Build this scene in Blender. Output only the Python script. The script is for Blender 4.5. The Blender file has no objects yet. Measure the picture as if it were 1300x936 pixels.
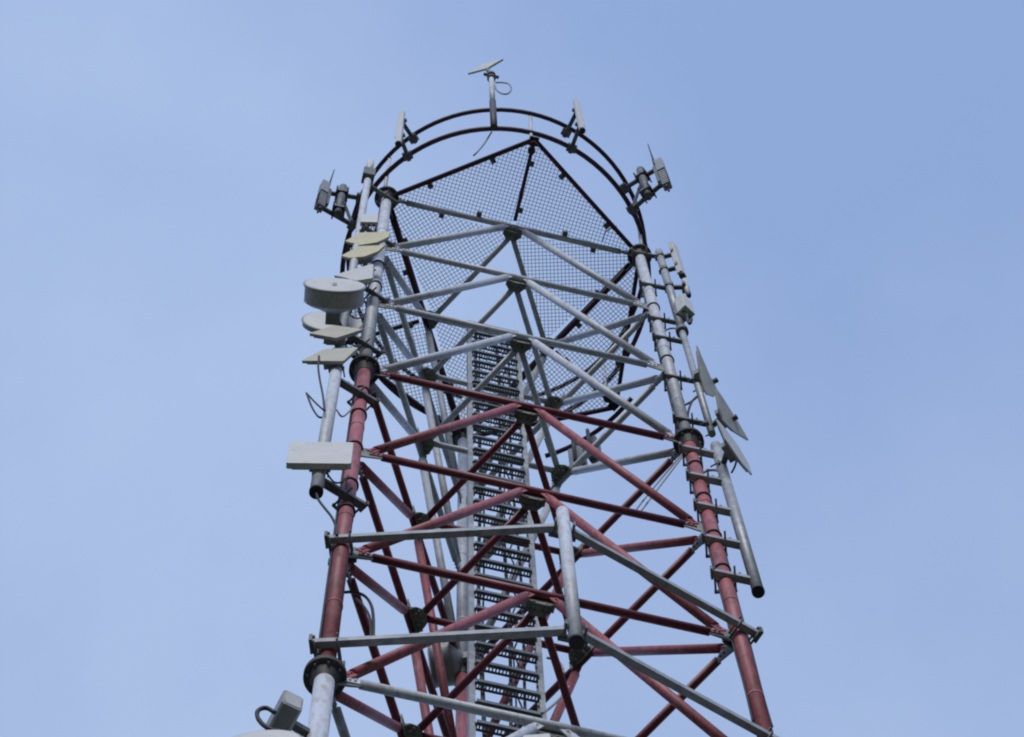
import bpy, math, random
from mathutils import Vector as V, Matrix
random.seed(7)
R = math.radians
scene = bpy.context.scene
COL = scene.collection

# ------------------------------------------------------------------ camera
CAM = V((-2.3565, -8.4238, -39.0693))
YAW, ELEV, ROLL, FPX, PW, PH = 0.28920, 1.32813, -0.06020, 4000.0, 1300.0, 936.0
fw = V((math.cos(ELEV) * math.sin(YAW), math.cos(ELEV) * math.cos(YAW), math.sin(ELEV)))
r0 = fw.cross(V((0, 0, 1))).normalized()
u0 = r0.cross(fw)
rt = math.cos(ROLL) * r0 + math.sin(ROLL) * u0
up = -math.sin(ROLL) * r0 + math.cos(ROLL) * u0
cd = bpy.data.cameras.new('camera')
cam = bpy.data.objects.new('camera', cd)
COL.objects.link(cam)
cd.sensor_width = 36.0
cd.lens = FPX / PW * 36.0
cd.clip_end = 6000.0
m3 = Matrix((rt, up, -fw)).transposed()
cam.matrix_world = Matrix.Translation(CAM) @ m3.to_4x4()
scene.camera = cam

# ------------------------------------------------------------------ sky and sun
SUN_DIR = V((-0.28, -0.82, 0.50)).normalized()          # towards the bright part of the overcast
sun_el = math.asin(SUN_DIR.z)
sun_az = math.atan2(SUN_DIR.x, SUN_DIR.y)
world = bpy.data.worlds.new('World')
scene.world = world
world.use_nodes = True
nt = world.node_tree
nt.nodes.clear()
def N(t, **kw):
    n = nt.nodes.new(t)
    for k, v in kw.items():
        setattr(n, k, v)
    return n
out = N('ShaderNodeOutputWorld')
bg = N('ShaderNodeBackground')
bg.inputs['Strength'].default_value = 0.10
sky = N('ShaderNodeTexSky', sky_type='NISHITA', sun_disc=False)
sky.sun_elevation = sun_el
sky.sun_rotation = sun_az
tc = N('ShaderNodeTexCoord')
mp = N('ShaderNodeMapping')
mp.inputs['Location'].default_value = (-1.90, -1.35, -0.67)
nz = N('ShaderNodeTexNoise')
nz.inputs['Scale'].default_value = 2.2
nz.inputs['Detail'].default_value = 8.0
nz.inputs['Roughness'].default_value = 0.50
rmp = N('ShaderNodeValToRGB')
rmp.color_ramp.elements[0].position = 0.37
rmp.color_ramp.elements[0].color = (2.92, 4.20, 7.32, 1)    # thin blue-grey cloud
rmp.color_ramp.elements[1].position = 0.63
rmp.color_ramp.elements[1].color = (4.72, 6.06, 8.82, 1)    # paler, thicker cloud
mx = N('ShaderNodeMix', data_type='RGBA')
mx.inputs[0].default_value = 0.94
L = nt.links.new
L(tc.outputs['Generated'], mp.inputs['Vector'])
L(mp.outputs['Vector'], nz.inputs['Vector'])
L(nz.outputs['Fac'], rmp.inputs['Fac'])
L(sky.outputs['Color'], mx.inputs[6])
# an overcast sky is brightest overhead and falls off evenly to the horizon (CIE overcast)
sep = N('ShaderNodeSeparateXYZ')
fall = N('ShaderNodeMapRange')
fall.inputs['From Min'].default_value = 0.0
fall.inputs['From Max'].default_value = 1.0
fall.inputs['To Min'].default_value = 0.32
fall.inputs['To Max'].default_value = 1.0
L(tc.outputs['Generated'], sep.inputs['Vector'])
L(sep.outputs['Z'], fall.inputs['Value'])
cie = N('ShaderNodeVectorMath', operation='SCALE')
L(rmp.outputs['Color'], cie.inputs[0])
L(fall.outputs['Result'], cie.inputs['Scale'])
L(cie.outputs['Vector'], mx.inputs[7])
L(mx.outputs[2], bg.inputs['Color'])
L(bg.outputs['Background'], out.inputs['Surface'])
sd = bpy.data.lights.new('sun', 'SUN')
sd.energy = 1.9
sd.angle = R(22)
sd.color = (1.0, 0.985, 0.98)
so = bpy.data.objects.new('sun', sd)
COL.objects.link(so)
so.rotation_euler = SUN_DIR.to_track_quat('Z', 'Y').to_euler()
scene.view_settings.view_transform = 'Standard'
scene.view_settings.look = 'None'
scene.view_settings.exposure = 0.0
scene.view_settings.gamma = 1.0
scene.cycles.filter_width = 2.1

# ------------------------------------------------------------------ materials
def material(name, col, rough=0.55, metal=0.0, var=0.18, wear=None, wear_amt=0.0, scale=6.0, stretch=1.0, bump=0.0, wear2=None):
    m = bpy.data.materials.new(name)
    m.use_nodes = True
    t = m.node_tree
    b = t.nodes['Principled BSDF']
    b.inputs['Roughness'].default_value = rough
    b.inputs['Metallic'].default_value = metal
    tc = t.nodes.new('ShaderNodeTexCoord')
    mp = t.nodes.new('ShaderNodeMapping')
    mp.inputs['Scale'].default_value = (1, 1, stretch)
    n = t.nodes.new('ShaderNodeTexNoise')
    n.inputs['Scale'].default_value = scale
    n.inputs['Detail'].default_value = 6
    rp = t.nodes.new('ShaderNodeValToRGB')
    a = tuple(c * (1 - var) for c in col) + (1,)
    z = tuple(min(1, c * (1 + var)) for c in col) + (1,)
    rp.color_ramp.elements[0].position = 0.32
    rp.color_ramp.elements[0].color = a
    rp.color_ramp.elements[1].position = 0.68
    rp.color_ramp.elements[1].color = z
    t.links.new(tc.outputs['Object'], mp.inputs['Vector'])
    t.links.new(mp.outputs['Vector'], n.inputs['Vector'])
    t.links.new(n.outputs['Fac'], rp.inputs['Fac'])
    last = rp.outputs['Color']
    for li, (wear, wear_amt, wsc) in enumerate(([(wear, wear_amt, 2.3)] if wear else []) + ([(wear2, .6, 5.1)] if wear2 else [])):
        n2 = t.nodes.new('ShaderNodeTexNoise')
        n2.inputs['Scale'].default_value = scale * wsc
        n2.inputs['Detail'].default_value = 8
        n2.inputs['Roughness'].default_value = 0.65
        r2 = t.nodes.new('ShaderNodeValToRGB')
        r2.color_ramp.elements[0].position = 0.62 - 0.2 * wear_amt
        r2.color_ramp.elements[0].color = (0, 0, 0, 1)
        r2.color_ramp.elements[1].position = 0.74 - 0.2 * wear_amt
        r2.color_ramp.elements[1].color = (min(1, wear_amt * 1.15),) * 3 + (1,)
        mx = t.nodes.new('ShaderNodeMix')
        mx.data_type = 'RGBA'
        mx.inputs[7].default_value = tuple(wear) + (1,)
        t.links.new(mp.outputs['Vector'], n2.inputs['Vector'])
        t.links.new(n2.outputs['Fac'], r2.inputs['Fac'])
        t.links.new(r2.outputs['Color'], mx.inputs[0])
        t.links.new(last, mx.inputs[6])
        last = mx.outputs[2]
    t.links.new(last, b.inputs['Base Color'])
    if bump:
        bp = t.nodes.new('ShaderNodeBump')
        bp.inputs['Strength'].default_value = bump
        bp.inputs['Distance'].default_value = 0.01
        t.links.new(n.outputs['Fac'], bp.inputs['Height'])
        t.links.new(bp.outputs['Normal'], b.inputs['Normal'])
    return m
M = dict(
    white=material('weathered_white_paint', (0.60, 0.645, 0.725), 0.5, 0, 0.08, (0.42, 0.38, 0.37), 0.5, 4, 0.3, 0.0, (0.44, 0.38, 0.36)),
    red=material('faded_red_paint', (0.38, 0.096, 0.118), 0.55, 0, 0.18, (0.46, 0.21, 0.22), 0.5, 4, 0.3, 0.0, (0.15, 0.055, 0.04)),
    deep=material('shaded_deep_red_paint', (0.21, 0.036, 0.058), 0.5, 0, 0.18, (0.30, 0.08, 0.09), 0.5, 4, 0.3, 0.0, (0.12, 0.035, 0.03)),  # darker copy of the red: shade on strut undersides put into the colour
    tray=material('perforated_tray_steel', (0.155, 0.185, 0.215), 0.55, 0.15, 0.25, (0.13, 0.12, 0.11), 0.5, 8),
    oxide=material('dark_red_oxide_paint', (0.060, 0.016, 0.036), 0.55, 0, 0.25, (0.05, 0.02, 0.02), 0.6, 7),
    galv=material('galvanised_steel', (0.36, 0.38, 0.40), 0.5, 0.25, 0.22, (0.2, 0.2, 0.2), 0.5, 9),
    galv_dark=material('weathered_steel', (0.16, 0.17, 0.18), 0.6, 0.25, 0.3, (0.1, 0.06, 0.045), 0.6, 9),
    olive=material('dull_gusset_steel', (0.25, 0.27, 0.25), 0.65, 0.1, 0.3, (0.10, 0.06, 0.04), 0.5, 12),
    shell=material('pale_grey_antenna_shell', (0.50, 0.51, 0.52), 0.5, 0, 0.07, (0.36, 0.36, 0.35), 0.5, 5, 1.0, 0.0, (0.40, 0.37, 0.32)),
    radome=material('white_radome_plastic', (0.66, 0.66, 0.65), 0.45, 0, 0.05, (0.45, 0.45, 0.43), 0.4, 5),
    shade=material('grey_buff_plastic', (0.42, 0.42, 0.38), 0.5, 0, 0.1, (0.2, 0.2, 0.18), 0.5, 6),
    cream=material('yellowed_radome_plastic', (0.60, 0.56, 0.36), 0.5, 0, 0.08, (0.42, 0.38, 0.24), 0.5, 6),
    buff=material('buff_radome_plastic', (0.50, 0.49, 0.42), 0.5, 0, 0.08, (0.38, 0.35, 0.28), 0.5, 6),
    mesh=material('galvanised_mesh', (0.62, 0.65, 0.70), 0.5, 0.05, 0.1, None, 0, 9),
    dark=material('dark_flange_paint', (0.05, 0.05, 0.05), 0.6, 0, 0.3, (0.09, 0.05, 0.04), 0.5, 12),
    casing=material('grey_cast_casing', (0.30, 0.31, 0.32), 0.5, 0.1, 0.12, (0.2, 0.2, 0.2), 0.4, 9),
    black=material('black_rubber', (0.025, 0.025, 0.028), 0.6, 0, 0.3, None, 0, 12),
    cable_grey=material('grey_cable_sheath', (0.30, 0.30, 0.31), 0.5, 0, 0.15, None, 0, 12),
    concrete=material('concrete', (0.32, 0.31, 0.29), 0.9, 0, 0.2, (0.2, 0.19, 0.17), 0.5, 3, 1, 0.4),
    ground=material('rough_grass', (0.045, 0.058, 0.028), 0.95, 0, 0.45, (0.09, 0.075, 0.055), 0.7, 0.35, 1, 0.5),
)

# ------------------------------------------------------------------ mesh building
ORG = {}                                                     # world position of each parent's origin
class MB:
    """collects shapes in world coordinates, then links them as one mesh object"""
    def __init__(s):
        s.v, s.f, s.sm = [], [], []
    def add(s, vs, fs, smooth=False):
        o = len(s.v)
        s.v += [V(x) for x in vs]
        for i, f in enumerate(fs):
            s.f.append(tuple(o + k for k in f))
            s.sm.append(smooth if isinstance(smooth, bool) else smooth[i])
        return s
    def box(s, c, ax, ay, az):
        """box: centre and three half-axis vectors"""
        c, ax, ay, az = V(c), V(ax), V(ay), V(az)
        vs = [c + i * ax + j * ay + k * az for i in (-1, 1) for j in (-1, 1) for k in (-1, 1)]
        return s.add(vs, [(0, 1, 3, 2), (4, 6, 7, 5), (0, 4, 5, 1), (2, 3, 7, 6), (0, 2, 6, 4), (1, 5, 7, 3)])
    def tube(s, a, b, r, n=12, r2=None, caps=True):
        a, b = V(a), V(b)
        r2 = r if r2 is None else r2
        d = (b - a).normalized()
        p = d.orthogonal().normalized()
        q = d.cross(p)
        vs = []
        for c, rr in ((a, r), (b, r2)):
            for i in range(n):
                t = 2 * math.pi * i / n
                vs.append(c + rr * (math.cos(t) * p + math.sin(t) * q))
        fs = [(i, (i + 1) % n, n + (i + 1) % n, n + i) for i in range(n)]
        sm = [True] * n
        if caps:
            fs += [tuple(range(n - 1, -1, -1)), tuple(range(n, 2 * n))]
            sm += [False, False]
        return s.add(vs, fs, sm)
    def bar(s, a, b, w, h, side=None):
        """rectangular bar from a to b: w across, h high"""
        a, b = V(a), V(b)
        d = (b - a) / 2
        q = V(side) if side else d.cross(V((0, 0, 1)))
        if q.length < 1e-6:
            q = V((1, 0, 0))
        q = q.normalized()
        z = q.cross(d).normalized()
        return s.box((a + b) / 2, d, q * w / 2, z * h / 2)
    def path(s, pts, r, n=6, closed=False):
        pts = [V(p) for p in pts]
        k = len(pts)
        vs, ref = [], None
        for i, p in enumerate(pts):
            if closed:
                d = pts[(i + 1) % k] - pts[i - 1]
            else:
                d = pts[min(i + 1, k - 1)] - pts[max(i - 1, 0)]
            d.normalize()
            if ref is None:
                ref = d.orthogonal()
            ref = (ref - d * ref.dot(d)).normalized()
            q = d.cross(ref)
            for j in range(n):
                t = 2 * math.pi * j / n
                vs.append(p + r * (math.cos(t) * ref + math.sin(t) * q))
        fs = []
        for i in range(k if closed else k - 1):
            for j in range(n):
                a, b = i * n + j, i * n + (j + 1) % n
                c, d2 = ((i + 1) % k) * n + (j + 1) % n, ((i + 1) % k) * n + j
                fs.append((a, b, c, d2))
        sm = [True] * len(fs)
        if not closed:
            fs += [tuple(range(n - 1, -1, -1)), tuple(range((k - 1) * n, k * n))]
            sm += [False, False]
        return s.add(vs, fs, sm)
    def prism(s, poly, ext):
        """polygon (list of points) pushed along the vector ext"""
        poly = [V(p) for p in poly]
        ext = V(ext)
        n = len(poly)
        vs = poly + [p + ext for p in poly]
        fs = [tuple(range(n - 1, -1, -1)), tuple(range(n, 2 * n))]
        fs += [(i, (i + 1) % n, n + (i + 1) % n, n + i) for i in range(n)]
        return s.add(vs, fs)
    def lathe(s, c, axis, prof, n=28):
        """surface of revolution: prof is a list of (distance along axis, radius)"""
        c = V(c)
        d = V(axis).normalized()
        p = d.orthogonal().normalized()
        q = d.cross(p)
        vs, fs = [], []
        for (h, r) in prof:
            for i in range(n):
                t = 2 * math.pi * i / n
                vs.append(c + d * h + max(r, 1e-4) * (math.cos(t) * p + math.sin(t) * q))
        for k in range(len(prof) - 1):
            for i in range(n):
                fs.append((k * n + i, k * n + (i + 1) % n, (k + 1) * n + (i + 1) % n, (k + 1) * n + i))
        fs += [tuple(range(n - 1, -1, -1)), tuple(range((len(prof) - 1) * n, len(prof) * n))]
        return s.add(vs, fs, [False] * len(fs))
    def build(s, name, mat, parent=None, origin=None, bevel=0.0):
        o0 = ORG[parent.name] if parent else V(origin or (0, 0, 0))
        me = bpy.data.meshes.new(name)
        me.from_pydata([tuple(x - o0) for x in s.v], [], s.f)
        me.polygons.foreach_set('use_smooth', s.sm)
        import bmesh
        bm = bmesh.new(); bm.from_mesh(me)
        bmesh.ops.recalc_face_normals(bm, faces=bm.faces)
        if bevel:
            bmesh.ops.bevel(bm, geom=list(bm.edges), offset=bevel, segments=2, profile=0.6, affect='EDGES', clamp_overlap=True)
        bm.to_mesh(me); bm.free()
        me.materials.append(M[mat])
        o = bpy.data.objects.new(name, me)
        COL.objects.link(o)
        if parent:
            o.parent = parent
        else:
            o.location = o0
        ORG[o.name] = o0
        return o
def thing(name, loc, label, cat, group=None):
    o = bpy.data.objects.new(name, None)
    o.empty_display_size = 0.2
    COL.objects.link(o)
    o.location = loc
    ORG[o.name] = V(loc)
    tag(o, label, cat, group)
    return o
def tag(o, label, cat, group=None):
    o['label'] = label
    o['category'] = cat
    if group:
        o['group'] = group
def spline(pts, k=7):
    pts = [V(p) for p in pts]
    P = [pts[0] * 2 - pts[1]] + pts + [pts[-1] * 2 - pts[-2]]
    res = []
    for i in range(1, len(P) - 2):
        a, b, c, d = P[i - 1:i + 3]
        for j in range(k):
            t = j / k
            res.append(0.5 * ((2 * b) + (c - a) * t + (2 * a - 5 * b + 4 * c - d) * t * t + (3 * b - a - 3 * c + d) * t ** 3))
    res.append(pts[-1])
    return res
# survey: the sight line through a point of the photograph, met with a known height or a known upright
def sight(px, py):
    return rt * (px - PW / 2) / FPX + up * (PH / 2 - py) / FPX + fw
def at(px, py, z):
    d = sight(px, py)
    return CAM + d * ((z - CAM.z) / d.z)
def near(px, py, x, y):
    d = sight(px, py)
    return CAM + d * (((x - CAM.x) * d.x + (y - CAM.y) * d.y) / (d.x ** 2 + d.y ** 2))
def on_plane(px, py, p, n):
    d = sight(px, py)
    return CAM + d * ((V(p) - CAM).dot(n) / d.dot(n))

# ------------------------------------------------------------------ ground
GZ = -40.7
g = MB()
n = 48
gv = [(0, 0, GZ)]
for ring_r in (6, 25, 90, 400, 1500, 4000):
    for i in range(n):
        t = 2 * math.pi * i / n
        gv.append((ring_r * math.cos(t), ring_r * math.sin(t), GZ + (0 if ring_r < 50 else random.uniform(-.004, .004) * ring_r)))
gf = [(0, 1 + i, 1 + (i + 1) % n) for i in range(n)]
for k in range(5):
    for i in range(n):
        a = 1 + k * n
        gf.append((a + i, a + n + i, a + n + (i + 1) % n, a + (i + 1) % n))
g.add(gv, gf, True)
g.build('ground', 'ground')['kind'] = 'structure'

# ------------------------------------------------------------------ the lattice tower
S = 3.2831
RHO = S / 3 ** .5
LEG = [V((-S / 2, -RHO / 2, 0)), V((S / 2, -RHO / 2, 0)), V((0, RHO, 0))]
ZL = [-3.0 * k for k in range(14)]
tower = thing('lattice_tower', (0, 0, GZ), 'tall triangular steel lattice tower banded in white and red with round top platform', 'tower')
def band(k):
    return 'red' if (k // 3) % 2 else 'white'
UZ = V((0, 0, 1))
for p in LEG:
    pad = MB()
    pad.lathe(p + V((0, 0, GZ - .3)), UZ, [(0, .62), (.42, .62), (.46, .58)], 20)
    pad.lathe(p + V((0, 0, GZ + .16)), UZ, [(0, .26), (.05, .26)], 20)
    pad.build('footing', 'concrete', tower)
for p in LEG:
    for a, b, c in ((0, -9, 'white'), (-9, -18, 'red'), (-18, -27, 'white'), (-27, -36, 'red'), (-36, GZ + .2, 'white')):
        mb = MB()
        r = .064 if a > -18 else .074
        mb.tube(p + V((0, 0, a - .03)), p + V((0, 0, b + .03)), r, 28)
        for zz in ([a - 2.2, a - 5.1, a - 7.4] if a > -18 else []):   # weld collars
            mb.tube(p + V((0, 0, zz)), p + V((0, 0, zz - .035)), r + .004, 28)
        mb.build('leg', c, tower)
    for zf in (0, -9, -18, -27, -36):
        mb = MB()
        mb.lathe(p + V((0, 0, zf - .034)), UZ, [(0, .150), (.004, .155), (.028, .155), (.031, .153), (.037, .153), (.040, .155), (.064, .155), (.068, .150)], 32)
        mb.lathe(p + V((0, 0, zf - .15)), UZ, [(0, .070), (.03, .078), (.09, .108), (.116, .120)], 28)
        fl = mb.build('flange', 'dark', tower)
        bo = MB()
        for i in range(8):
            t = 2 * math.pi * i / 8
            q = p + V((.125 * math.cos(t), .125 * math.sin(t), zf))
            bo.tube(q + V((0, 0, -.062)), q + V((0, 0, .062)), .011, 6)
        b = bo.build('flange_bolts', 'galv_dark', fl)
        b['kind'] = 'stuff'
def brace(a, b, r, mat, name, plate_n, tongue=.10):
    """round tube with flattened bolted ends"""
    a, b = V(a), V(b)
    d = (b - a).normalized()
    n_ = V(plate_n)
    n_ = (n_ - d * n_.dot(d)).normalized()
    w = n_.cross(d)
    mb = MB()
    a1, b1 = a + d * tongue, b - d * tongue
    mb.tube(a1, b1, r, 16)
    for p, e in ((a, a1), (b, b1)):
        mb.box((p + e) / 2 + n_ * .011, (e - p) * .62, w * r * .95, n_ * .005)
        for t in (.25, .65):
            c = p.lerp(e, t) + n_ * .016
            mb.tube(c - n_ * .035, c + n_ * .012, .011, 6)
    return mb.build(name, mat, tower)
CEN = V((0, 0, 0))
for k, z in enumerate(ZL):
    col = band(k)
    zc = V((0, 0, z))
    mids = []
    for i in range(3):
        A, Bq = LEG[i] + zc, LEG[(i + 1) % 3] + zc
        u = (Bq - A).normalized()
        nrm = u.cross(UZ)                                             # outwards from the face
        mid = (A + Bq) / 2
        mids.append((mid, u, nrm))
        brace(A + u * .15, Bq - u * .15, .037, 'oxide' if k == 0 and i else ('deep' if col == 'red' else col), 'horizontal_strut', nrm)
        # plates on the two legs, in the plane of the face
        for P, s_ in ((A, 1), (Bq, -1)):
            gp = MB()
            q = P + u * s_ * .06
            poly = [q + UZ * .15, q + u * s_ * .10 + UZ * .17, q + u * s_ * .19 + UZ * .06, q + u * s_ * .20 - UZ * .06, q - UZ * .13]
            gp.prism([x - nrm * .006 for x in poly], nrm * .012)
            gp.build('gusset_plate', 'olive' if k % 3 else 'galv_dark', tower)
        # hub where the braces meet halfway along the face: upright plate plus level plate
        hub = MB()
        poly = [mid - u * .17 + UZ * .05, mid + u * .17 + UZ * .05, mid + u * .15 - UZ * .12, mid - u * .15 - UZ * .12]
        hub.prism([x - nrm * .005 - nrm * .042 for x in poly], nrm * .010)
        poly = [mid - u * .13 - nrm * .035, mid + u * .13 - nrm * .035, mid + u * .105 - nrm * .11, mid + u * .06 - nrm * .165, mid - u * .06 - nrm * .165, mid - u * .105 - nrm * .11]
        hub.prism([x - UZ * .07 for x in poly], UZ * .012)
        for s_ in (-1, 1):
            for e in (.05, .11):
                hub.tube(mid + u * s_ * e - nrm * .03 + UZ * -.09, mid + u * s_ * e - nrm * .10 + UZ * -.09, .012, 6)
                hub.tube(mid + u * s_ * (e * .6) - nrm * .12 - UZ * .10, mid + u * s_ * (e * .6) - nrm * .12 - UZ * .03, .012, 6)
        hub.build('brace_hub', 'olive', tower)
        if k < len(ZL) - 1:
            for P, s_ in ((A, 1), (Bq, -1)):
                brace(mid - u * s_ * .10 - UZ * .07, P + u * s_ * .15 - UZ * 2.92, .042, col, 'diagonal_brace', nrm)
    for i in range(3):
        a, b = mids[i], mids[(i + 1) % 3]
        p, q = a[0] - a[2] * .10 - UZ * .04, b[0] - b[2] * .10 - UZ * .04
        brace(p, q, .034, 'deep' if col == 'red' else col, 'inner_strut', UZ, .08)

# ------------------------------------------------------------------ top platform and guard rings
OUT = 2.10
def pol(deg, r, z=0.0):
    return V((r * math.cos(R(deg)), r * math.sin(R(deg)), z))
CORN = [pol(-150, RHO), pol(-90, OUT), pol(-30, RHO), pol(30, OUT), pol(90, RHO), pol(150, OUT)]
platform = MB()
platform.path([c * .99 + UZ * -.012 for c in CORN], .012, 8, True)
platform = platform.build('platform', 'oxide', tower)
for i in range(6):                                                    # bracket plates under the six corners
    c = CORN[i] * .985
    d = V((c.x, c.y, 0)).normalized()
    MB().box(c + UZ * .045, d * .06, d.cross(UZ) * .06, UZ * .008).build('corner_bracket', 'oxide', platform)
for i in range(6):
    a, b = CORN[i], CORN[(i + 1) % 6]
    d = (b - a).normalized()
    mb = MB()
    mb.bar(a + d * .05 + UZ * .03, b - d * .05 + UZ * .03, .050, .065)
    mb.bar(a + d * .05 + UZ * .075, b - d * .05 + UZ * .075, .010, .03)
    mb.build('edge_beam', 'oxide', platform)
MIDS = [(LEG[i] + LEG[(i + 1) % 3]) / 2 for i in range(3)]
for i, j in ((1, 0), (3, 1), (5, 2)):                                  # ribs from each outer corner to the hub behind it
    a, b = CORN[i], MIDS[j]
    MB().bar(a.lerp(b, .03) + UZ * .035, a.lerp(b, .93) + UZ * .035, .045, .06).build('rib', 'oxide', platform)
for i in range(3):                                                    # dark bearers beside the leg-to-leg struts
    a, b = LEG[i], LEG[(i + 1) % 3]
    if i == 0:
        continue
    nn = (b - a).cross(UZ).normalized()
    MB().bar(a.lerp(b, .05) + UZ * .045 + nn * .0, b.lerp(a, .05) + UZ * .045 + nn * .0, .085, .035).build('bearer', 'oxide', platform)
def clip_tri(tri, o, d):
    """parameters where the line o + t d crosses the triangle (plan view)"""
    ts = []
    for i in range(3):
        a, b = tri[i], tri[(i + 1) % 3]
        e = b - a
        den = d.x * e.y - d.y * e.x
        if abs(den) < 1e-9:
            continue
        w = a - o
        t = (w.x * e.y - w.y * e.x) / den
        s_ = (w.x * d.y - w.y * d.x) / den
        if -1e-9 <= s_ <= 1 + 1e-9:
            ts.append(t)
    return (min(ts), max(ts)) if len(ts) >= 2 and max(ts) - min(ts) > .02 else None
def grating(tri, deg, pitch=.047, wire=.0066, inset=.03):
    c = (tri[0] + tri[1] + tri[2]) / 3
    tri = [p + (c - p).normalized() * inset for p in tri]
    mb = MB()
    for a, zz in ((deg, .085), (deg + 90, .078)):
        d = pol(a, 1)
        q = pol(a + 90, 1)
        k = -60
        while k < 60:
            o = c + q * pitch * k
            r_ = clip_tri(tri, o, d)
            if r_:
                mb.bar(o + d * r_[0] + UZ * zz, o + d * r_[1] + UZ * zz, wire, .008)
            k += 1
    o = mb.build('grating', 'mesh', platform)
    o['kind'] = 'stuff'
    return o
for i, (a, b) in enumerate(((0, 1), (1, 2), (2, 3), (3, 4), (4, 5), (5, 0))):  # outer triangles, halved by the ribs
    j = i // 2 if i < 6 else 0
    face = {0: 0, 1: 0, 2: 1, 3: 1, 4: 2, 5: 2}[i]
    grating([CORN[a], CORN[b], MIDS[face]], [4, 4, 124, 124, 244, 244][i])
for i in range(3):                                                     # inner corner triangles, middle left open as hatch
    grating([LEG[i], MIDS[i] * .90, MIDS[(i + 2) % 3] * .90], 45 + 120 * i, inset=.01)
def clamp(p, d):
    mb = MB()
    d = V(d).normalized()
    w = d.cross(UZ)
    mb.box(p, d * .032, w * .032, UZ * .03)
    mb.tube(p - UZ * .05, p + UZ * .06, .012, 6)
    mb.build('grating_clamp', 'galv_dark', platform)
for i in range(6):
    a, b = CORN[i], CORN[(i + 1) % 6]
    for t in (.28, .72):
        p = a.lerp(b, t)
        clamp(p * .965 + UZ * .015, b - a)
for i in range(3):
    a, b = LEG[i], LEG[(i + 1) % 3]
    nn = (b - a).cross(UZ).normalized()
    for t in (.22, .36, .70, .82):
        clamp(a.lerp(b, t) + nn * (.06 if t in (.36, .70) else -.06) + UZ * .02, b - a)
for i, j in ((1, 0), (3, 1), (5, 2)):
    for t in (.27, .80):
        clamp(CORN[i].lerp(MIDS[j], t) + pol(0, .035) + UZ * .0, CORN[i] - MIDS[j])
RR = 2.0
rail = MB().path([pol(360 * i / 96, RR, 1.1) for i in range(96)], .033, 10, True).build('guard_rail', 'oxide', tower)
MB().path([V((.01, -.075, 0)) + pol(360 * i / 96, RR - .01, 2.24) for i in range(96)], .030, 10, True).build('top_ring', 'oxide', rail)
for i in range(6):
    d = CORN[i].normalized() * (RR - .055)
    MB().tube(d + UZ * .03, d + UZ * .12, .05, 12).build('post_socket', 'galv_dark', rail)
for i in range(6):
    d = CORN[i].normalized()
    MB().tube(d * (RR - .055) + UZ * .06, V((.01, -.075, 0)) + d * (RR - .05) + UZ * 2.27, .024, 12).build('rail_post', 'white', rail)

# ------------------------------------------------------------------ cable ladder inside the tower
XL, XR, YL = -.285, .375, .40
lad = MB()
lad.bar((XL, YL, .05), (XR, YL, .05), .05, .03)
lad = lad.build('cable_ladder', 'galv', tower)
for x, s_ in ((XL, 1), (XR, -1)):
    mb = MB()
    mb.box((x, YL, -20.2), (.004, 0, 0), (0, .036, 0), (0, 0, 20.25))
    mb.box((x + s_ * .024, YL - .033, -20.2), (.026, 0, 0), (0, .004, 0), (0, 0, 20.25))
    mb.box((x + s_ * .024, YL + .033, -20.2), (.026, 0, 0), (0, .004, 0), (0, 0, 20.25))
    mb.build('side_rail', 'galv', lad)
PITCH = .50
def rung_mesh():
    mb = MB()
    x0, x1 = XL + .052, XR - .052
    y0, y1 = YL - .070, YL + .010
    xm, hx = (x0 + x1) / 2, (x1 - x0) / 2
    mb.box((xm, y0, .020), (hx, 0, 0), (0, .003, 0), (0, 0, .030))
    mb.box((xm, y0 + .018, 0), (hx, 0, 0), (0, .015, 0), (0, 0, .0025))
    mb.box((xm, y1 - .010, 0), (hx, 0, 0), (0, .012, 0), (0, 0, .0025))
    k = 18
    for i in range(k + 1):
        x = x0 + (x1 - x0) * i / k
        mb.box((x, (y0 + .033 + y1 - .022) / 2, 0), (.0068, 0, 0), (0, (y1 - .022 - y0 - .033) / 2, 0), (0, 0, .0022))
    for x in (x0, x1):                                       # cleats to the side rails
        mb.box((x, YL - .03, .0), (.012, 0, 0), (0, .034, 0), (0, 0, .012))
    return mb
first = None
z = -.18
while z > -26:
    if first is None:
        first = rung_mesh().build('rung', 'tray', lad)
        o = first
        base = o.location.copy()
    else:
        o = first.copy()
        COL.objects.link(o)
        o.parent = lad
    o.location = base + V((0, 0, z))
    z -= PITCH
# cables hanging behind the rungs
feeders = [(-.160, .018), (-.128, .010), (.088, .016), (.120, .008), (.225, .014)]
cb = thing('feeder_cable_bundle', (0, YL + .03, GZ + .1), 'black feeder cables hanging down behind the perforated rungs of the cable ladder', 'cables')
for x, r in feeders:
    pts = [V((x + .018 * math.sin(zz * .7 + x * 40), YL + .038, zz)) for zz in [-.3 - i * .8 for i in range(50)]]
    MB().path(spline(pts, 2), r, 6).build('cable', 'black', cb)
pts = [V((.165 + .035 * (1 if i % 2 else -1), YL + .036, -.4 - i * .50)) for i in range(79)]
MB().path(pts, .009, 6).build('cable', 'black', cb)

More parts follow.
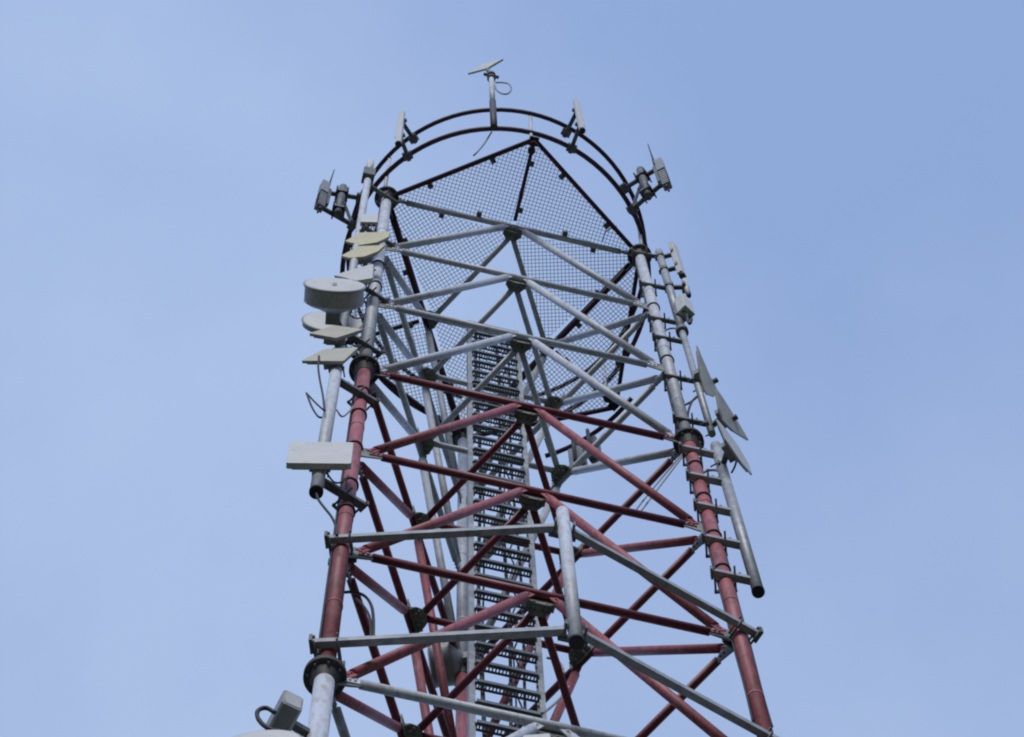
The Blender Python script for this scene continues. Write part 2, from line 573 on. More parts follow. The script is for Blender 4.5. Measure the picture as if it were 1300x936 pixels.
# ------------------------------------------------------------------ mount pipes beside the legs
GAL = 'galv'
def standoff(root, leg, pipe, z, mat='galv_dark', clamp_mat='galv_dark', over=.10, w=.055):
    """level bar from a leg to a pipe, with clamp plates and bolts round the leg"""
    a, b = V((leg.x, leg.y, z)), V((pipe[0], pipe[1], z))
    d = (b - a).normalized()
    q = d.cross(UZ)
    if q.y > 0:
        q = -q                                                        # arm passes the leg on the outer side
    o = q * (.066 + w * .5)
    mb = MB()
    mb.bar(a - d * over + o, b - d * .03, w * .9, w * .9)
    st = mb.build('standoff_arm', mat, root)
    cl = MB()
    cl.box(a - q * .074, d * .098, q * .008, UZ * .030)
    for s_ in (-1, 1):
        cl.tube(a - q * .088 + d * s_ * .086, a + o + q * (w * .5 + .008) + d * s_ * .086, .010, 6)
    cl.box(a + o - d * over, d * .010, q * .05, UZ * .045)
    m_ = (a - d * over + o).lerp(b, .68)
    cl.tube(m_, m_ + UZ * .14, .011, 6)
    cl.build('clamp', clamp_mat, st)
    return st
PR = (1.882, -1.025)
rp = thing('mount_pipe', (PR[0], PR[1], -8.6), 'upper steel pipe on the right white leg, carrying slim aerials and tilted panels', 'mounting pipe', 'mounting pipes clamped to the tower legs')
MB().tube((PR[0], PR[1], .15), (PR[0], PR[1], -4.2), .049, 20).build('pipe', 'galv', rp)
MB().tube((PR[0], PR[1], -4.2), (PR[0], PR[1], -4.34), .072, 20).build('coupler', 'galv_dark', rp)
MB().tube((PR[0], PR[1], -4.34), (PR[0], PR[1], -8.75), .038, 20).build('pipe', 'galv', rp)
for z in (-.15, -2.0, -3.83, -4.77, -6.58, -8.36):
    standoff(rp, LEG[1], PR, z)
rq = thing('mount_pipe', (PR[0], PR[1], -13.9), 'long bare lower mounting pipe on the right red leg, open black end hanging free', 'mounting pipe', 'mounting pipes clamped to the tower legs')
ztop, zbot = near(908, 566, *PR).z, near(967, 750, *PR).z
MB().tube((PR[0], PR[1], ztop), (PR[0], PR[1], zbot), .052, 24).build('pipe', 'galv', rq)
MB().tube((PR[0], PR[1], zbot - .012), (PR[0], PR[1], zbot + .03), .056, 24).build('end_cap', 'black', rq)
for z in (-9.53, -10.5, -11.5, -12.52, -13.54):
    standoff(rq, LEG[1], PR, z, 'galv', 'galv_dark', .11, .072)
PL = (LEG[0].x - .285, LEG[0].y - .185)
lp = thing('mount_pipe', (PL[0], PL[1], -8.6), 'upper mounting pipe left of the white leg, behind the drum antenna and square panels', 'mounting pipe', 'mounting pipes clamped to the tower legs')
MB().tube((PL[0], PL[1], .95), (PL[0], PL[1], -8.9), .045, 20).build('pipe', 'white', lp)
zc_ = near(471, 226, *PL).z
MB().box((PL[0], PL[1] - .02, zc_), (.075, 0, 0), (0, .07, 0), (0, 0, .22)).build('junction_box', 'galv_dark', lp)
for z in (-.3, -2.9, -5.9, -8.3):
    standoff(lp, LEG[0], PL, z)
lq = thing('mount_pipe', (PL[0], PL[1], -14.2), 'short thick mounting pipe left of the red leg, holding the wide white panel', 'mounting pipe', 'mounting pipes clamped to the tower legs')
MB().tube((PL[0], PL[1], -9.1), (PL[0], PL[1], -14.15), .056, 24).build('pipe', 'white', lq)
MB().tube((PL[0], PL[1], -14.17), (PL[0], PL[1], -14.13), .060, 24).build('end_cap', 'black', lq)
for z in (-10.3, -13.75):
    standoff(lq, LEG[0], PL, z, 'galv_dark', 'galv_dark', .10, .075)

# V-shaped frame holding a pipe in front of the face
FP = (.045, -1.540)
ff = thing('outrigger_mount', (FP[0], FP[1], -17.8), 'V shaped steel frame of four beams holding an upright pipe before the red section', 'mounting frame')
MB().tube((FP[0], FP[1], -14.58), (FP[0], FP[1], -17.82), .052, 28).build('pipe', 'white', ff)
MB().tube((FP[0], FP[1], -17.84), (FP[0], FP[1], -17.80), .056, 24).build('end_cap', 'black', ff)
for z in (-15.0, -17.56):
    for P, s_ in ((LEG[0], -1), (LEG[1], 1)):
        a = V((P.x, P.y, z)); b = V((FP[0], FP[1], z))
        d = (b - a).normalized(); q = d.cross(UZ)
        a2 = a - q * s_ * .105 - d * .095; b2 = b - d * .06
        bm_ = MB().bar(a2, b2, .055, .075).build('frame_beam', 'galv', ff)
        cl = MB()
        f = -q * s_                                                  # outer side of the leg
        cl.box(a - f * .08, d * .115, f * .010, UZ * .07)
        cl.box(a + f * .105 - d * .105, d * .012, f * .055, UZ * .065)
        for e in (-.085, .085):
            for s2 in (-1, 1):
                cl.tube(a - f * .10 + d * e + UZ * .055 * s2, a + f * .15 + d * e + UZ * .055 * s2, .010, 6)
        cl.build('clamp', 'galv_dark', bm_)
    cl = MB()
    c = V((FP[0], FP[1], z))
    cl.box(c + V((0, .075, 0)), (.11, 0, 0), (0, .012, 0), (0, 0, .06))
    for s_ in (-1, 1):
        cl.box(c + V((s_ * .075, .02, 0)), (.008, 0, 0), (0, .07, 0), (0, 0, .05))
    cl.build('pipe_saddle', 'galv_dark', ff)

# ------------------------------------------------------------------ antennas
def rounded(quad, k=.12, seg=4):
    res = []
    n_ = len(quad)
    for i in range(n_):
        p, a, b = quad[i], quad[i - 1], quad[(i + 1) % n_]
        s_, e = p.lerp(a, k), p.lerp(b, k)
        for j in range(seg + 1):
            t = j / seg
            res.append((1 - t) ** 2 * s_ + 2 * t * (1 - t) * p + t * t * e)
    return res
def panel(name, label, cat, px, mount, n_, dist, mat='radome', thick=.045, group=None, arm=True, back='casing', k=.10):
    """flat panel antenna: outline corners in the photograph, set on the plane dist in front of its pipe"""
    n_ = V(n_).normalized()
    p0 = V(mount) + n_ * dist
    quad = [on_plane(x, y, p0, n_) for x, y in px]
    c = sum(quad, V()) / len(quad)
    root = thing(name, c - n_ * thick, label, cat, group)
    poly = rounded(quad, k)
    f = MB()
    f.prism(poly, -n_ * thick)
    f.build('radome', mat, root, bevel=.006)
    bk = MB()
    bk.prism([c + (q - c) * .85 - n_ * (thick - .002) for q in rounded(quad, k)], -n_ * .022)
    h = V((n_.y, -n_.x, 0)).normalized()
    bk.box(c - n_ * (thick + .06), h * .09, UZ * .07, n_ * .04)
    bk.build('back_housing', back, root)
    if arm:
        a = c - n_ * (thick + .08)
        pm = V((mount[0], mount[1], c.z))
        br = MB()
        br.bar(a, pm, .05, .06)
        br.box(pm, h * .075, UZ * .05, n_ * .012)
        br.tube(pm - h * .065 - n_ * .09, pm - h * .065 + n_ * .02, .008, 6)
        br.tube(pm + h * .065 - n_ * .09, pm + h * .065 + n_ * .02, .008, 6)
        br.build('bracket', 'galv_dark', root)
    return root
MPL = (PL[0], PL[1], 0)
def pz(px, py, xy):
    p = near(px, py, xy[0], xy[1])
    return (xy[0], xy[1], p.z)
tilt = lambda x, y, t: V((x, y, 0)).normalized() - UZ * math.tan(R(t))
GP = 'square panel antennas on the left mounting pipe'
panel('panel_antenna', 'upper of the two yellowed diamond panels beside the top of the left white leg', 'antenna',
      [(437.5, 306), (459, 295), (495, 294.5), (494, 300.5), (479, 307.5), (457, 311)], pz(468, 302, PL), tilt(-.35, -.94, 8), .13, 'cream', .028, GP, k=.08)
panel('panel_antenna', 'lower of the two yellowed diamond panels, just above the slanted white panel and drum', 'antenna',
      [(433, 324.5), (456, 312.5), (489, 311), (480, 319), (463, 325.5), (443, 327.5)], pz(463, 320, PL), tilt(-.35, -.94, 8), .13, 'cream', .028, GP, k=.08)
panel('panel_antenna', 'slanted white panel partly hidden behind the drum antenna by the left leg', 'antenna',
      [(423, 349.5), (474, 334.5), (473, 353), (452, 356.5), (436, 352)], pz(455, 345, PL), tilt(-.45, -.9, 5), .10, 'radome', .05, GP)
panel('panel_antenna', 'pale diamond panel overlapping the lower round dish at the left leg', 'antenna',
      [(392, 423), (426, 413), (461, 418), (427, 429)], pz(432, 421, PL), tilt(-.2, -.98, 8), .30, 'buff', .03, GP, k=.06)
panel('panel_antenna', 'lowest pale diamond panel of the left stack, directly above the thick pipe', 'antenna',
      [(382, 458), (412, 443), (455, 441), (436, 458.5)], pz(424, 452, PL), tilt(-.35, -.94, 8), .22, 'buff', .03, GP, k=.06)
panel('panel_antenna', 'wide white rectangular panel on the thick pipe left of the red leg', 'antenna',
      [(368, 560.5), (449, 561.5), (446, 588.5), (363, 587.5)], pz(405, 575, PL), tilt(-.21, -.98, 0), .13, 'radome', .055, k=.05)
# drums and dishes
def dish(name, label, c, n_, r, depth, mat, mount, group=None, shroud='casing', logo=False):
    c = V(c)
    n_ = V(n_).normalized()
    root = thing(name, c - n_ * depth, label, 'dish antenna', group)
    MB().lathe(c, n_, [(-.012, r), (0, r * .985), (.010, r * .6), (.012, r * .1)], 40).build('radome', mat, root)
    mb = MB().lathe(c, -n_, [(.010, r * 1.012), (.03, r * 1.012), (.032, r * .985), (depth * .72, r * .985), (depth * .74, r * 1.0), (depth * .78, r * 1.0), (depth * .84, r * .94), (depth * .93, r * .82), (depth, r * .62), (depth + .04, r * .36), (depth + .06, r * .2)], 40)
    mb.build('shroud', shroud, root)
    MB().path([c - n_ * .012 + (math.cos(t) * n_.orthogonal().normalized() + math.sin(t) * n_.cross(n_.orthogonal().normalized())) * r * 1.012 for t in [2 * math.pi * i / 48 for i in range(48)]], .010, 8, True).build('rim', 'casing', root)
    h = V((n_.y, -n_.x, 0)).normalized()
    q = c - n_ * (depth + .05)
    MB().box(q - n_ * .05, n_ * .06, h * .07, UZ * .09).build('radio_unit', 'casing', root)
    br = MB().bar(q, V((mount[0], mount[1], q.z)), .06, .08)
    br.build('bracket', 'galv_dark', root)
    if logo:
        MB().box(c + n_ * .014 - UZ * .06, h * .022, UZ * .055, n_ * .002).build('emblem', 'casing', root)
    return root
nD = V((-.16, -.985, 0))
pD = on_plane(425, 361, V((PL[0], PL[1], 0)) + nD * .50, nD)
dish('drum_antenna', 'large white drum antenna with deep round shroud on the left mounting pipe', pD, nD, .300, .235, 'radome', PL, 'round microwave antennas', 'shell', True)
nD2 = V((-.12, -.985, -.10))
pD2 = on_plane(422, 408, V((PL[0], PL[1], 0)) + nD2 * .40, nD2)
dish('dish_antenna', 'shallow pale round dish just below the drum antenna by the left leg', pD2, nD2, .312, .08, 'radome', PL, 'round microwave antennas', 'shell', True)
nB = V((-.85, .30, -.05))
bm = (-.02, RHO)
cB = near(546, 845, -.40, RHO + .02)
dish('dish_antenna', 'small dim dish low on the rear leg, half hidden by red struts', cB, nB, .235, .30, 'radome', bm, 'round microwave antennas', 'casing')
# small radio box and slim aerials on the left pipe
def radio_box(label, c, n_, w, h_, d_, mat, mount, group=None, cat='radio unit'):
    c = V(c); n_ = V(n_).normalized()
    side = V((n_.y, -n_.x, 0)).normalized()
    root = thing('radio_unit', c - UZ * h_ / 2, label, cat, group)
    MB().box(c, side * w / 2, n_ * d_ / 2, UZ * h_ / 2).build('casing', mat, root, bevel=.015)
    fin = MB()
    for i in range(7):
        x = -w * .4 + w * .8 * i / 6
        fin.box(c + side * x - n_ * (d_ / 2 + .018), side * .004, n_ * .020, UZ * h_ * .42)
    fin.build('cooling_fins', 'casing', root)['kind'] = 'stuff'
    p = MB()
    for s_ in (-1, 0, 1):
        p.tube(c - UZ * h_ / 2 + side * s_ * w * .3, c - UZ * (h_ / 2 + .05) + side * s_ * w * .3, .014, 8)
    p.build('connector', 'black', root)
    if mount:
        MB().bar(c - n_ * d_ / 2, V((mount[0], mount[1], c.z)), .05, .07).build('bracket', 'galv_dark', root)
    return root
cb_ = on_plane(469, 280, V(MPL) + V((-.2, -.98, 0)) * .17, V((-.2, -.98, 0)))
radio_box('small white radio box tucked right above the upper yellowed diamond panel', cb_, (-.2, -.98, 0), .20, .45, .06, 'radome', PL)
def mast_aerial(label, px_top, px_bot, xy, r, mat, dark_at=None, cat='antenna', arms=(), name='panel_antenna', group=None, slab=None, face=None):
    a, b = near(*px_top, *xy), near(*px_bot, *xy)
    a = V((xy[0], xy[1], a.z)); b = V((xy[0], xy[1], b.z))
    root = thing(name, b, label, cat, group)
    mb = MB()
    if slab:
        f = V(face).normalized(); h = V((f.y, -f.x, 0))
        mb.box((a + b) / 2, h * slab[0] / 2, f * slab[1] / 2, UZ * (a.z - b.z) / 2)
        mb.build('radome', mat, root, bevel=.012)
    else:
        mb.tube(a, b, r, 18)
        mb.build('radome', mat, root)
    bot = MB().tube(b + UZ * .01, b - UZ * .07, max(r, .03) * .8, 10)
    bot.build('connector', 'black', root)
    for (q, z) in arms:
        p = V((xy[0], xy[1], z))
        q = V((q[0], q[1], z))
        d = (p - q).normalized()
        am = MB().bar(q - d * .07, p + d * .02, .05, .065).box(q, d * .05, d.cross(UZ) * .06, UZ * .055)
        am.box(p - d * .03, d * .02, d.cross(UZ) * .065, UZ * .06)
        am.build('arm', 'galv_dark', root)
    return root
def ringpt(px, py, z):
    p = at(px, py, z)
    return (p.x, p.y)
# left aerial on the guard ring
a2, a1 = at(513, 150, 2.2), at(503, 174, 1.1)
xyB = ((a1.x + a2.x) / 2, (a1.y + a2.y) / 2)
qB = ringpt(526, 178, 2.2)
rad = lambda xy: (xy[0] * RR / math.hypot(*xy), xy[1] * RR / math.hypot(*xy))
mast_aerial('slim white panel aerial on two arms at the left front of the guard rings', (508, 143), (503, 182), xyB, .05, 'radome', arms=((rad(ringpt(526, 178, 2.2)), 2.2), (rad(ringpt(521, 203, 1.1)), 1.1)), slab=(.085, .05), face=(-.6, -.8, 0), group='slim panel aerials on the guard rings')
xyC = (at(733, 136, 2.2) + at(738, 160, 1.1)) / 2
xyC = (xyC.x, xyC.y)
mast_aerial('slim white panel aerial on two arms at the right front of the guard rings', (733.5, 128), (741, 165), xyC, .05, 'radome', arms=((rad(ringpt(719, 168, 2.2)), 2.2), (rad(ringpt(724, 191, 1.1)), 1.1)), slab=(.085, .05), face=(.3, -.95, 0), group='slim panel aerials on the guard rings')
mast_aerial('white stub aerial on top of the left mounting pipe, below the guard rings', (473.5, 207), (472, 219), PL, .050, 'radome', name='stub_antenna')
# clusters of radios on arms, left and right of the guard rings
def cluster(label, arm_hi, arm_lo, pole_px, unit_px, whip, face):
    hi_in, hi_out = arm_hi; lo_in, lo_out = arm_lo
    ho, lo_ = at(*hi_out, 2.2), at(*lo_out, 1.1)
    xy = ((ho.x + lo_.x) / 2, (ho.y + lo_.y) / 2)
    hi = at(*hi_in, 2.2); li = at(*lo_in, 1.1)
    root = thing('antenna_mount', (xy[0], xy[1], .9), label + ' bracket of two arms and a pole', 'antenna mount', 'radio brackets outside the guard rings')
    for q, z in ((hi, 2.2), (li, 1.1)):
        qq = V((*rad((q.x, q.y)), z)); p = V((xy[0], xy[1], z)); d = (p - qq).normalized()
        MB().bar(qq - d * .06, p + d * .03, .055, .065).box(qq, d * .05, d.cross(UZ) * .065, UZ * .055).build('arm', 'galv_dark', root)
    base = V((*rad((hi.x, hi.y)), 0)).lerp(V((xy[0], xy[1], 0)), .55)
    MB().tube((base.x, base.y, .85), (base.x, base.y, 2.75), .055, 14).box((base.x, base.y, 2.2), (.06, 0, 0), (0, .06, 0), (0, 0, .05)).box((base.x, base.y, 1.1), (.06, 0, 0), (0, .06, 0), (0, 0, .05)).build('pole', 'galv_dark', root)
    dv = (V((xy[0], xy[1], 0)) - V((base.x, base.y, 0))).normalized()
    cq = dv.cross(UZ)
    for zz in (1.1, 2.2):                                             # clamp plates and bolts on the pole
        cm = MB().box((base.x, base.y, zz), dv * .085, cq * .075, UZ * .05)
        for s_ in (-1, 1):
            cm.tube(V((base.x, base.y, zz)) + dv * .07 * s_ - cq * .12, V((base.x, base.y, zz)) + dv * .07 * s_ + cq * .12, .011, 6)
        cm.build('clamp', 'galv_dark', root)
    q0 = V((*rad((li.x, li.y)), 1.12))
    MB().bar(q0, V((base.x, base.y, 2.1)), .035, .035).build('stay', 'galv_dark', root)
    top, bot = near(*unit_px[0], *xy).z, near(*unit_px[1], *xy).z
    f = V(face).normalized(); h = V((f.y, -f.x, 0))
    c = V((xy[0], xy[1], (top + bot) / 2)) + f * .05
    u = thing('radio_unit', c - UZ * (top - bot) / 2, label + ' grey finned radio with whip aerial', 'radio unit', 'whip radios outside the guard rings')
    hh = top - bot
    MB().box(c + UZ * hh * .27, h * .062, f * .055, UZ * hh * .20).box(c - UZ * hh * .22, h * .055, f * .05, UZ * hh * .24).box(c + UZ * hh * .04, h * .03, f * .03, UZ * hh * .48).build('casing', 'casing', u, bevel=.008)
    MB().box(c - f * .075, h * .05, f * .022, UZ * hh * .30).build('mounting_plate', 'galv_dark', u)
    fn = MB()
    for i in range(6):
        fn.box(c - UZ * hh * (.04 + .38 * i / 5), h * .061, f * .056, UZ * .014)
    fn.build('cooling_fins', 'galv_dark', u)['kind'] = 'stuff'
    w0, w1 = near(*whip[0], *xy), near(*whip[1], *xy)
    MB().tube(w0, w0.lerp(w1, .25), .018, 8).tube(w0.lerp(w1, .25), w1, .012, 8, .007).build('whip', 'black', u)
    kb = MB()
    for s_ in (-1, 1):
        kb.tube(c + h * .03 * s_ - UZ * (top - bot) / 2, c + h * .03 * s_ - UZ * ((top - bot) / 2 + .12), .014, 8)
    kb.build('connector', 'black', u)
    return xy
cluster('right', ((795, 238), (832, 207)), ((803, 266), (843, 241)), None, ((831, 208), (843, 240)), ((831, 209), (822.5, 183)), (.75, -.6, 0))
cluster('left', ((462, 254), (417, 241)), ((456, 289), (408, 268.5)), None, ((416, 236), (411, 268)), ((416.5, 239), (424.5, 215.5)), (-.95, -.3, 0))
# flat satellite terminal on its tall pole
sp = V((-.5, -1.995, 0))
st = thing('satellite_terminal', (sp.x, sp.y, .68), 'flat white rectangular satellite terminal tilted on a pole above the guard rings', 'satellite dish')
MB().tube((sp.x, sp.y - .035, .66), (sp.x, sp.y - .035, 2.75), .045, 18).build('mast_sleeve', 'dark', st)
MB().tube((sp.x, sp.y - .035, 2.75), (sp.x, sp.y - .035, 5.1), .036, 18).build('mast', 'white', st)
zt = 5.35
hd = MB().tube((sp.x, sp.y - .035, 5.0), (sp.x, sp.y - .035, 5.1), .065, 18).tube((sp.x, sp.y - .035, 4.75), (sp.x, sp.y - .035, 4.82), .06, 18)
hd.bar((sp.x - .11, sp.y - .035, 5.05), (sp.x + .11, sp.y - .035, 5.05), .04, .05)
hd.build('swivel_head', 'galv_dark', st)
cpx = near(617, 86, sp.x, sp.y)
view = sight(617, 86).normalized()
sr = rt * (1.0 / FPX) * (cpx - CAM).length * sight(617, 86).length ** 0
def lat(dx, dy, t):
    k = (cpx - CAM).length / FPX
    return rt * dx * k - up * dy * k + view * t
e1, e2 = lat(22, -13, .20) / 2, lat(26, -7, -.39) / 2
nrm = e1.cross(e2).normalized()
if nrm.z < 0:
    nrm = -nrm
pl = rounded([cpx - e1 - e2, cpx + e1 - e2, cpx + e1 + e2, cpx - e1 + e2], .14)
MB().prism(pl, nrm * .03).build('panel', 'radome', st, bevel=.006)
MB().tube(cpx, V((sp.x, sp.y - .035, 5.08)), .03, 12).build('stalk', 'galv_dark', st)

# right pipe: slim aerial, radio box, and three diamond panels seen almost edge-on
xy1 = (PR[0] + .17, PR[1] - .09)
mast_aerial('slim white stick aerial beside the top of the right mounting pipe', (846.5, 314), (857, 352), xy1, .05, 'radome', arms=((PR, -1.0), (PR, -.2)), slab=(.115, .07), face=(.6, -.8, 0))
xy1b = (PR[0] + .20, PR[1] - .05)
mast_aerial('thin pale tube aerial below the white stick aerial on the right pipe', (857.5, 354), (863, 378), xy1b, .032, 'radome', arms=((PR, -1.95),), name='tube_antenna')
cr = near(869, 390, PR[0] + .17, PR[1] - .16)
radio_box('white radio box hanging beside the right mounting pipe above the edge-on panels', cr, (.5, -.86, 0), .17, .66, .13, 'radome', PR)
GQ = 'square panel antennas on the right mounting pipe'
nR = V((.74, -.67, 0))
def rpanel(label, px, dist, mat, tl, tabs=()):
    n_ = tilt(.72, -.69, tl)
    cx = (sum(p[0] for p in px) / len(px), sum(p[1] for p in px) / len(px))
    m = pz(cx[0], cx[1], (PR[0] + .1, PR[1] - .1))
    r_ = panel('panel_antenna', label, 'antenna', px, (PR[0], PR[1], m[2]), n_, dist, mat, .016, GQ, k=.07)
    for x, y in tabs:
        p = on_plane(x, y, V((PR[0], PR[1], m[2])) + n_ * dist, n_)
        MB().box(p + n_ * .01, n_ * .03, V((.016, .016, 0)), UZ * .03).build('edge_lug', 'galv_dark', r_)
    return r_
rpanel('highest of three tilted panels seen nearly edge-on at the right pipe, dull buff', [(885, 438), (892, 455), (902, 478), (913, 499), (907, 503.5), (897, 500), (892, 480), (888, 459)], .14, 'shade', 12, ((907, 484),))
rpanel('middle one of three tilted panels at the right pipe, dull buff, beside the leg flange', [(909, 492), (918, 505), (935, 532), (951, 559.5), (932, 548), (919, 535), (913.5, 518)], .24, 'shade', 12, ((931.5, 531),))
rpanel('lowest of three tilted panels at the right pipe, whitish, jutting furthest right', [(910.5, 532), (920, 543), (938, 567), (950, 588), (955.5, 603.5), (942, 588), (922, 559)], .24, 'radome', 4)

# far side of the platform: curved pipe with radios beneath
fm = thing('antenna_mount', pol(45, 2.17, -1.6), 'curved dark pipe on the far right behind the platform, with hanging radios', 'antenna mount')
MB().path([pol(a, 2.17, 0) for a in range(24, 64, 4)], .032, 10).build('curved_pipe', 'oxide', fm)
for a in (27, 58):
    MB().bar(pol(a, 2.17, .0), pol(a if a > 40 else 30, 1.95, .04), .04, .05).build('arm', 'galv_dark', fm)
for a, w, lab in ((49, .21, 'pale radio box hanging beneath the curved pipe at the far right of the platform'), (43, .15, 'narrow grey radio box beside the pale one behind the platform')):
    p = pol(a, 2.19, -.62)
    d = pol(a, 1)
    radio_box(lab, p, -d, w, .8, .12, 'radome' if a == 49 else 'casing', None)
    MB().tube(pol(a, 2.10, .05), pol(a, 2.10, -1.0), .025, 10).build('hanger', 'galv_dark', fm)
# kit at the foot of the frame
xyk = (LEG[0].x - .36, LEG[0].y - .22)
q = near(372, 889, *xyk)
can = thing('radio_unit', q - UZ * .2, 'grey chamfered radio block beside the white leg at the bottom left', 'radio unit')
ax = V((.25, -.97, 0)).normalized()
sd_ = V((-ax.y, ax.x, 0))
front = [q + sd_ * a_ * .075 + UZ * b_ * .13 for a_, b_ in ((-1, -.8), (-.75, -1), (.75, -1), (1, -.8), (1, .8), (.75, 1), (-.75, 1), (-1, .8))]
MB().prism(front, -ax * .27).build('casing', 'casing', can, bevel=.008)
MB().prism([q + (p - q) * .8 + ax * .004 for p in front], -ax * .003).build('cover', 'shell', can)
MB().tube(q - ax * .27, q - ax * .31, .03, 10).build('connector', 'black', can)
MB().bar(q - ax * .15, V((LEG[0].x, LEG[0].y, q.z)) , .05, .07).build('bracket', 'galv_dark', can)
nK = V((-.35, -.93, .0))
ck = on_plane(326, 948, V((LEG[0].x - .62, LEG[0].y - .40, 0)), nK)
dish('dish_antenna', 'pale dish rim just showing at the bottom left edge of the picture', ck, nK, .28, .14, 'radome', (LEG[0].x, LEG[0].y), 'round microwave antennas', 'casing')
cx_ = near(683, 961, .0, -1.15)
radio_box('white box peeking up at the bottom centre before the cable ladder', cx_, (-.3, -.95, 0), .19, .62, .10, 'radome', (0, -RHO / 2))

# ------------------------------------------------------------------ loose cables
def cable(label, pts, r=.012, mat='black', group='loose cables on the tower'):
    o = MB().path(spline(pts, 6), r, 6).build('cable', mat, None, pts[0])
    tag(o, label, 'cable', group)
    return o
def cpx_(pairs, xy):
    return [near(x, y, *xy) for x, y in pairs]
sxy = (sp.x, sp.y - .05)
cable('small grey cable loop beside the head of the satellite terminal', cpx_([(629, 105), (638, 105), (646, 107), (649, 113), (645, 119), (637, 119), (630, 114), (628, 108)], sxy), .012, 'cable_grey')
cable('pale thin cable drooping from the satellite terminal pole to the platform edge', [near(624, 168, sp.x, sp.y), at(619, 176, .6), at(613, 185, .4), at(606, 193, .16), at(601, 198, .11)], .012, 'cable_grey')
xl_ = (LEG[0].x - .07, LEG[0].y - .05)
for lab, pts in (('thin black jumper bending from the lower yellowed diamond panel to the left leg', [(463, 323), (458, 331), (467, 338), (478, 344)]),
                 ('thin black jumper drooping from behind the drum antenna to the left leg', [(440, 392), (447, 402), (456, 404), (465, 398)]),
                 ('thin black jumper drooping from the shallow round dish to the left leg', [(440, 425), (447, 437), (455, 441), (464, 434)]),
                 ('thin grey jumper curling from the thick left pipe to the red leg', [(427, 520), (434, 529), (442, 524), (449, 516)]),
                 ('thin black jumper from the wide white panel bracket to the red leg', [(414, 600), (424, 612), (434, 612), (443, 604)])):
    n_p = len(pts) - 1
    p3 = [near(x, y, PL[0] + (xl_[0] - PL[0]) * i / n_p, PL[1] + (xl_[1] - PL[1]) * i / n_p) for i, (x, y) in enumerate(pts)]
    cable(lab, p3, .009, 'cable_grey' if 'grey' in lab else 'black')
legL = (LEG[0].x - .02, LEG[0].y - .02)
cable('black cable curving down from the lower end of the thick left pipe', cpx_([(401, 624), (404, 634), (412, 645), (420, 655), (426, 667), (428, 680)], (PL[0] + .03, PL[1])), .012)
cable('black cable loop standing out left of the grey chamfered radio block', cpx_([(349, 905), (338, 899), (328, 902), (327, 911), (335, 921), (346, 927), (356, 928)], xyk), .016)
cable('thin black wire bent out left of the thick left pipe', cpx_([(389, 499), (396, 517), (404, 529), (411, 530)], PL), .010)
cable('second thin black wire crossing the bent one left of the thick pipe', cpx_([(389, 499), (400, 511), (411, 521)], PL), .009)
cable('straight thin black wire falling from the lowest left diamond panel', cpx_([(405, 452), (404, 466), (406, 482), (410, 503), (412, 522)], (PL[0], PL[1] - .1)), .010)
xyi = (LEG[0].x + .32, LEG[0].y + .25)
cable('larger black cable loop inside the tower behind the lower left red leg', cpx_([(437, 752), (450, 752), (463, 757), (471, 768), (474, 785), (474, 812)], xyi), .013)
cable('smaller black cable loop inside the tower nested in the larger loop', cpx_([(452, 760), (462, 770), (469, 783), (471, 800), (470, 815)], xyi), .011)
cable('grey cable arcing between the right red leg and the lower pipe', cpx_([(888, 604), (897, 598), (908, 597), (916, 600)], PR), .014, 'cable_grey')
cable('grey doubled cable sagging just above the second rung of the lower right pipe', cpx_([(892, 612), (903, 612), (914, 607), (921, 600)], PR), .014, 'cable_grey')
cable('black cable hanging behind the whitish lowest right panel', cpx_([(929, 600), (933, 592), (935, 582), (932, 574)], (PR[0] + .2, PR[1] - .1)), .011)
cable('grey cable arcing between the right white leg and the upper pipe', cpx_([(840, 424), (848, 418), (858, 417), (864, 420)], PR), .012, 'cable_grey')
cable('black jumper cable bending beside the buff panels at the right pipe', cpx_([(872, 545), (874, 522), (880, 508), (890, 500)], PR), .013)
cable('second black jumper cable by the right white leg above the flange', cpx_([(866, 516), (876, 511), (884, 505), (892, 497)], PR), .013)
xyr = ((LEG[1].x + LEG[2].x) / 2 + .3, (LEG[1].y + LEG[2].y) / 2 - .3)
cable('pair of pale wires strung along the far right diagonal brace, outer', [at(868, 578, -9.2), at(842, 612, -10.1), at(820, 641, -11.2), at(808, 656.5, -12.0)], .009, 'cable_grey')
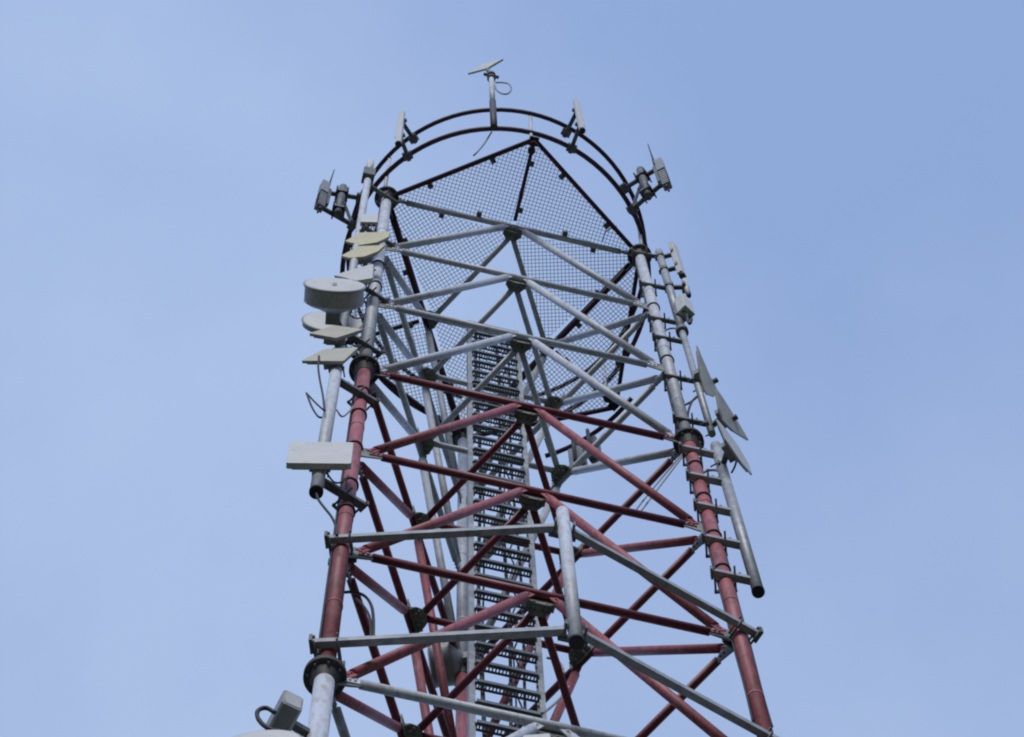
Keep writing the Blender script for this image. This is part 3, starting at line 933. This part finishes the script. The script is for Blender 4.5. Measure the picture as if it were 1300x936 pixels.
cable('pair of pale wires strung along the far right diagonal brace, inner', [at(866, 577, -9.2), at(836, 612, -10.1), at(814, 639, -11.2), at(802, 655, -12.0)], .009, 'cable_grey')
cable('grey cable sweeping right of the cable ladder near the bottom', [at(694, 835, -13.4), at(705, 838, -13.4), at(713, 845, -13.5), at(716, 856, -13.7)], .012, 'cable_grey')
cable('grey cable running down right of the cable ladder to the picture bottom', [at(722, 872, -13.9), at(712, 886, -14.2), at(698, 899, -14.6), at(688, 906, -15)], .012, 'cable_grey')
cable('short black cable hooking under the white radio box on the right pipe', cpx_([(872, 398), (873, 407), (876, 411), (878, 405)], (PR[0] + .17, PR[1] - .16)), .018)
cable('thin black cable lying over the grating near the right flange', [at(765, 306, .11), at(768, 296, .11), (at(774, 291, .11)), at(783, 287, .11)], .008)
# cables strapped along the outside of the legs
def strapped(leg, offs, z0, z1, ties, label, mat='black'):
    root = thing('strapped_cable', (leg.x, leg.y, z1), label, 'cable', 'cables strapped to the tower legs')
    for (ang, r) in offs:
        d = pol(ang, .064 + r)
        pts = [V((leg.x, leg.y, z)) + d + pol(ang + 90, .006 * math.sin(z * 3 + ang)) for z in [z0 + (z1 - z0) * i / 16 for i in range(17)]]
        pts = [p if p.z > -8.8 or p.z < -9.2 else p + d.normalized() * .1 for p in pts]
        MB().path(spline(pts, 3), r, 6).build('sheath', mat, root)
    for z in ties:
        MB().tube((leg.x, leg.y, z), (leg.x, leg.y, z - .028), .079, 24, None, True).build('tie', 'black', root)
strapped(LEG[0], ((178, .010), (95, .010)), -9.3, -17.8, (-9.9, -10.75, -11.9, -13.1, -13.9), 'black cables tied along the left red leg with dark bands')
strapped(LEG[0], ((150, .010), (60, .009)), -.4, -8.7, (-2.6, -4.1, -5.2), 'black cables tied along the left white leg behind the antennas')
strapped(LEG[1], ((-176, .009), (0, .009)), -9.5, -17.0, (-9.9, -11.0, -12.2, -13.2), 'black cables tied along the right red leg beside its pipe')
strapped(LEG[1], ((160, .009), (30, .009)), -.4, -8.7, (-3.0, -5.6), 'black cables tied along the right white leg beside the upper pipe')
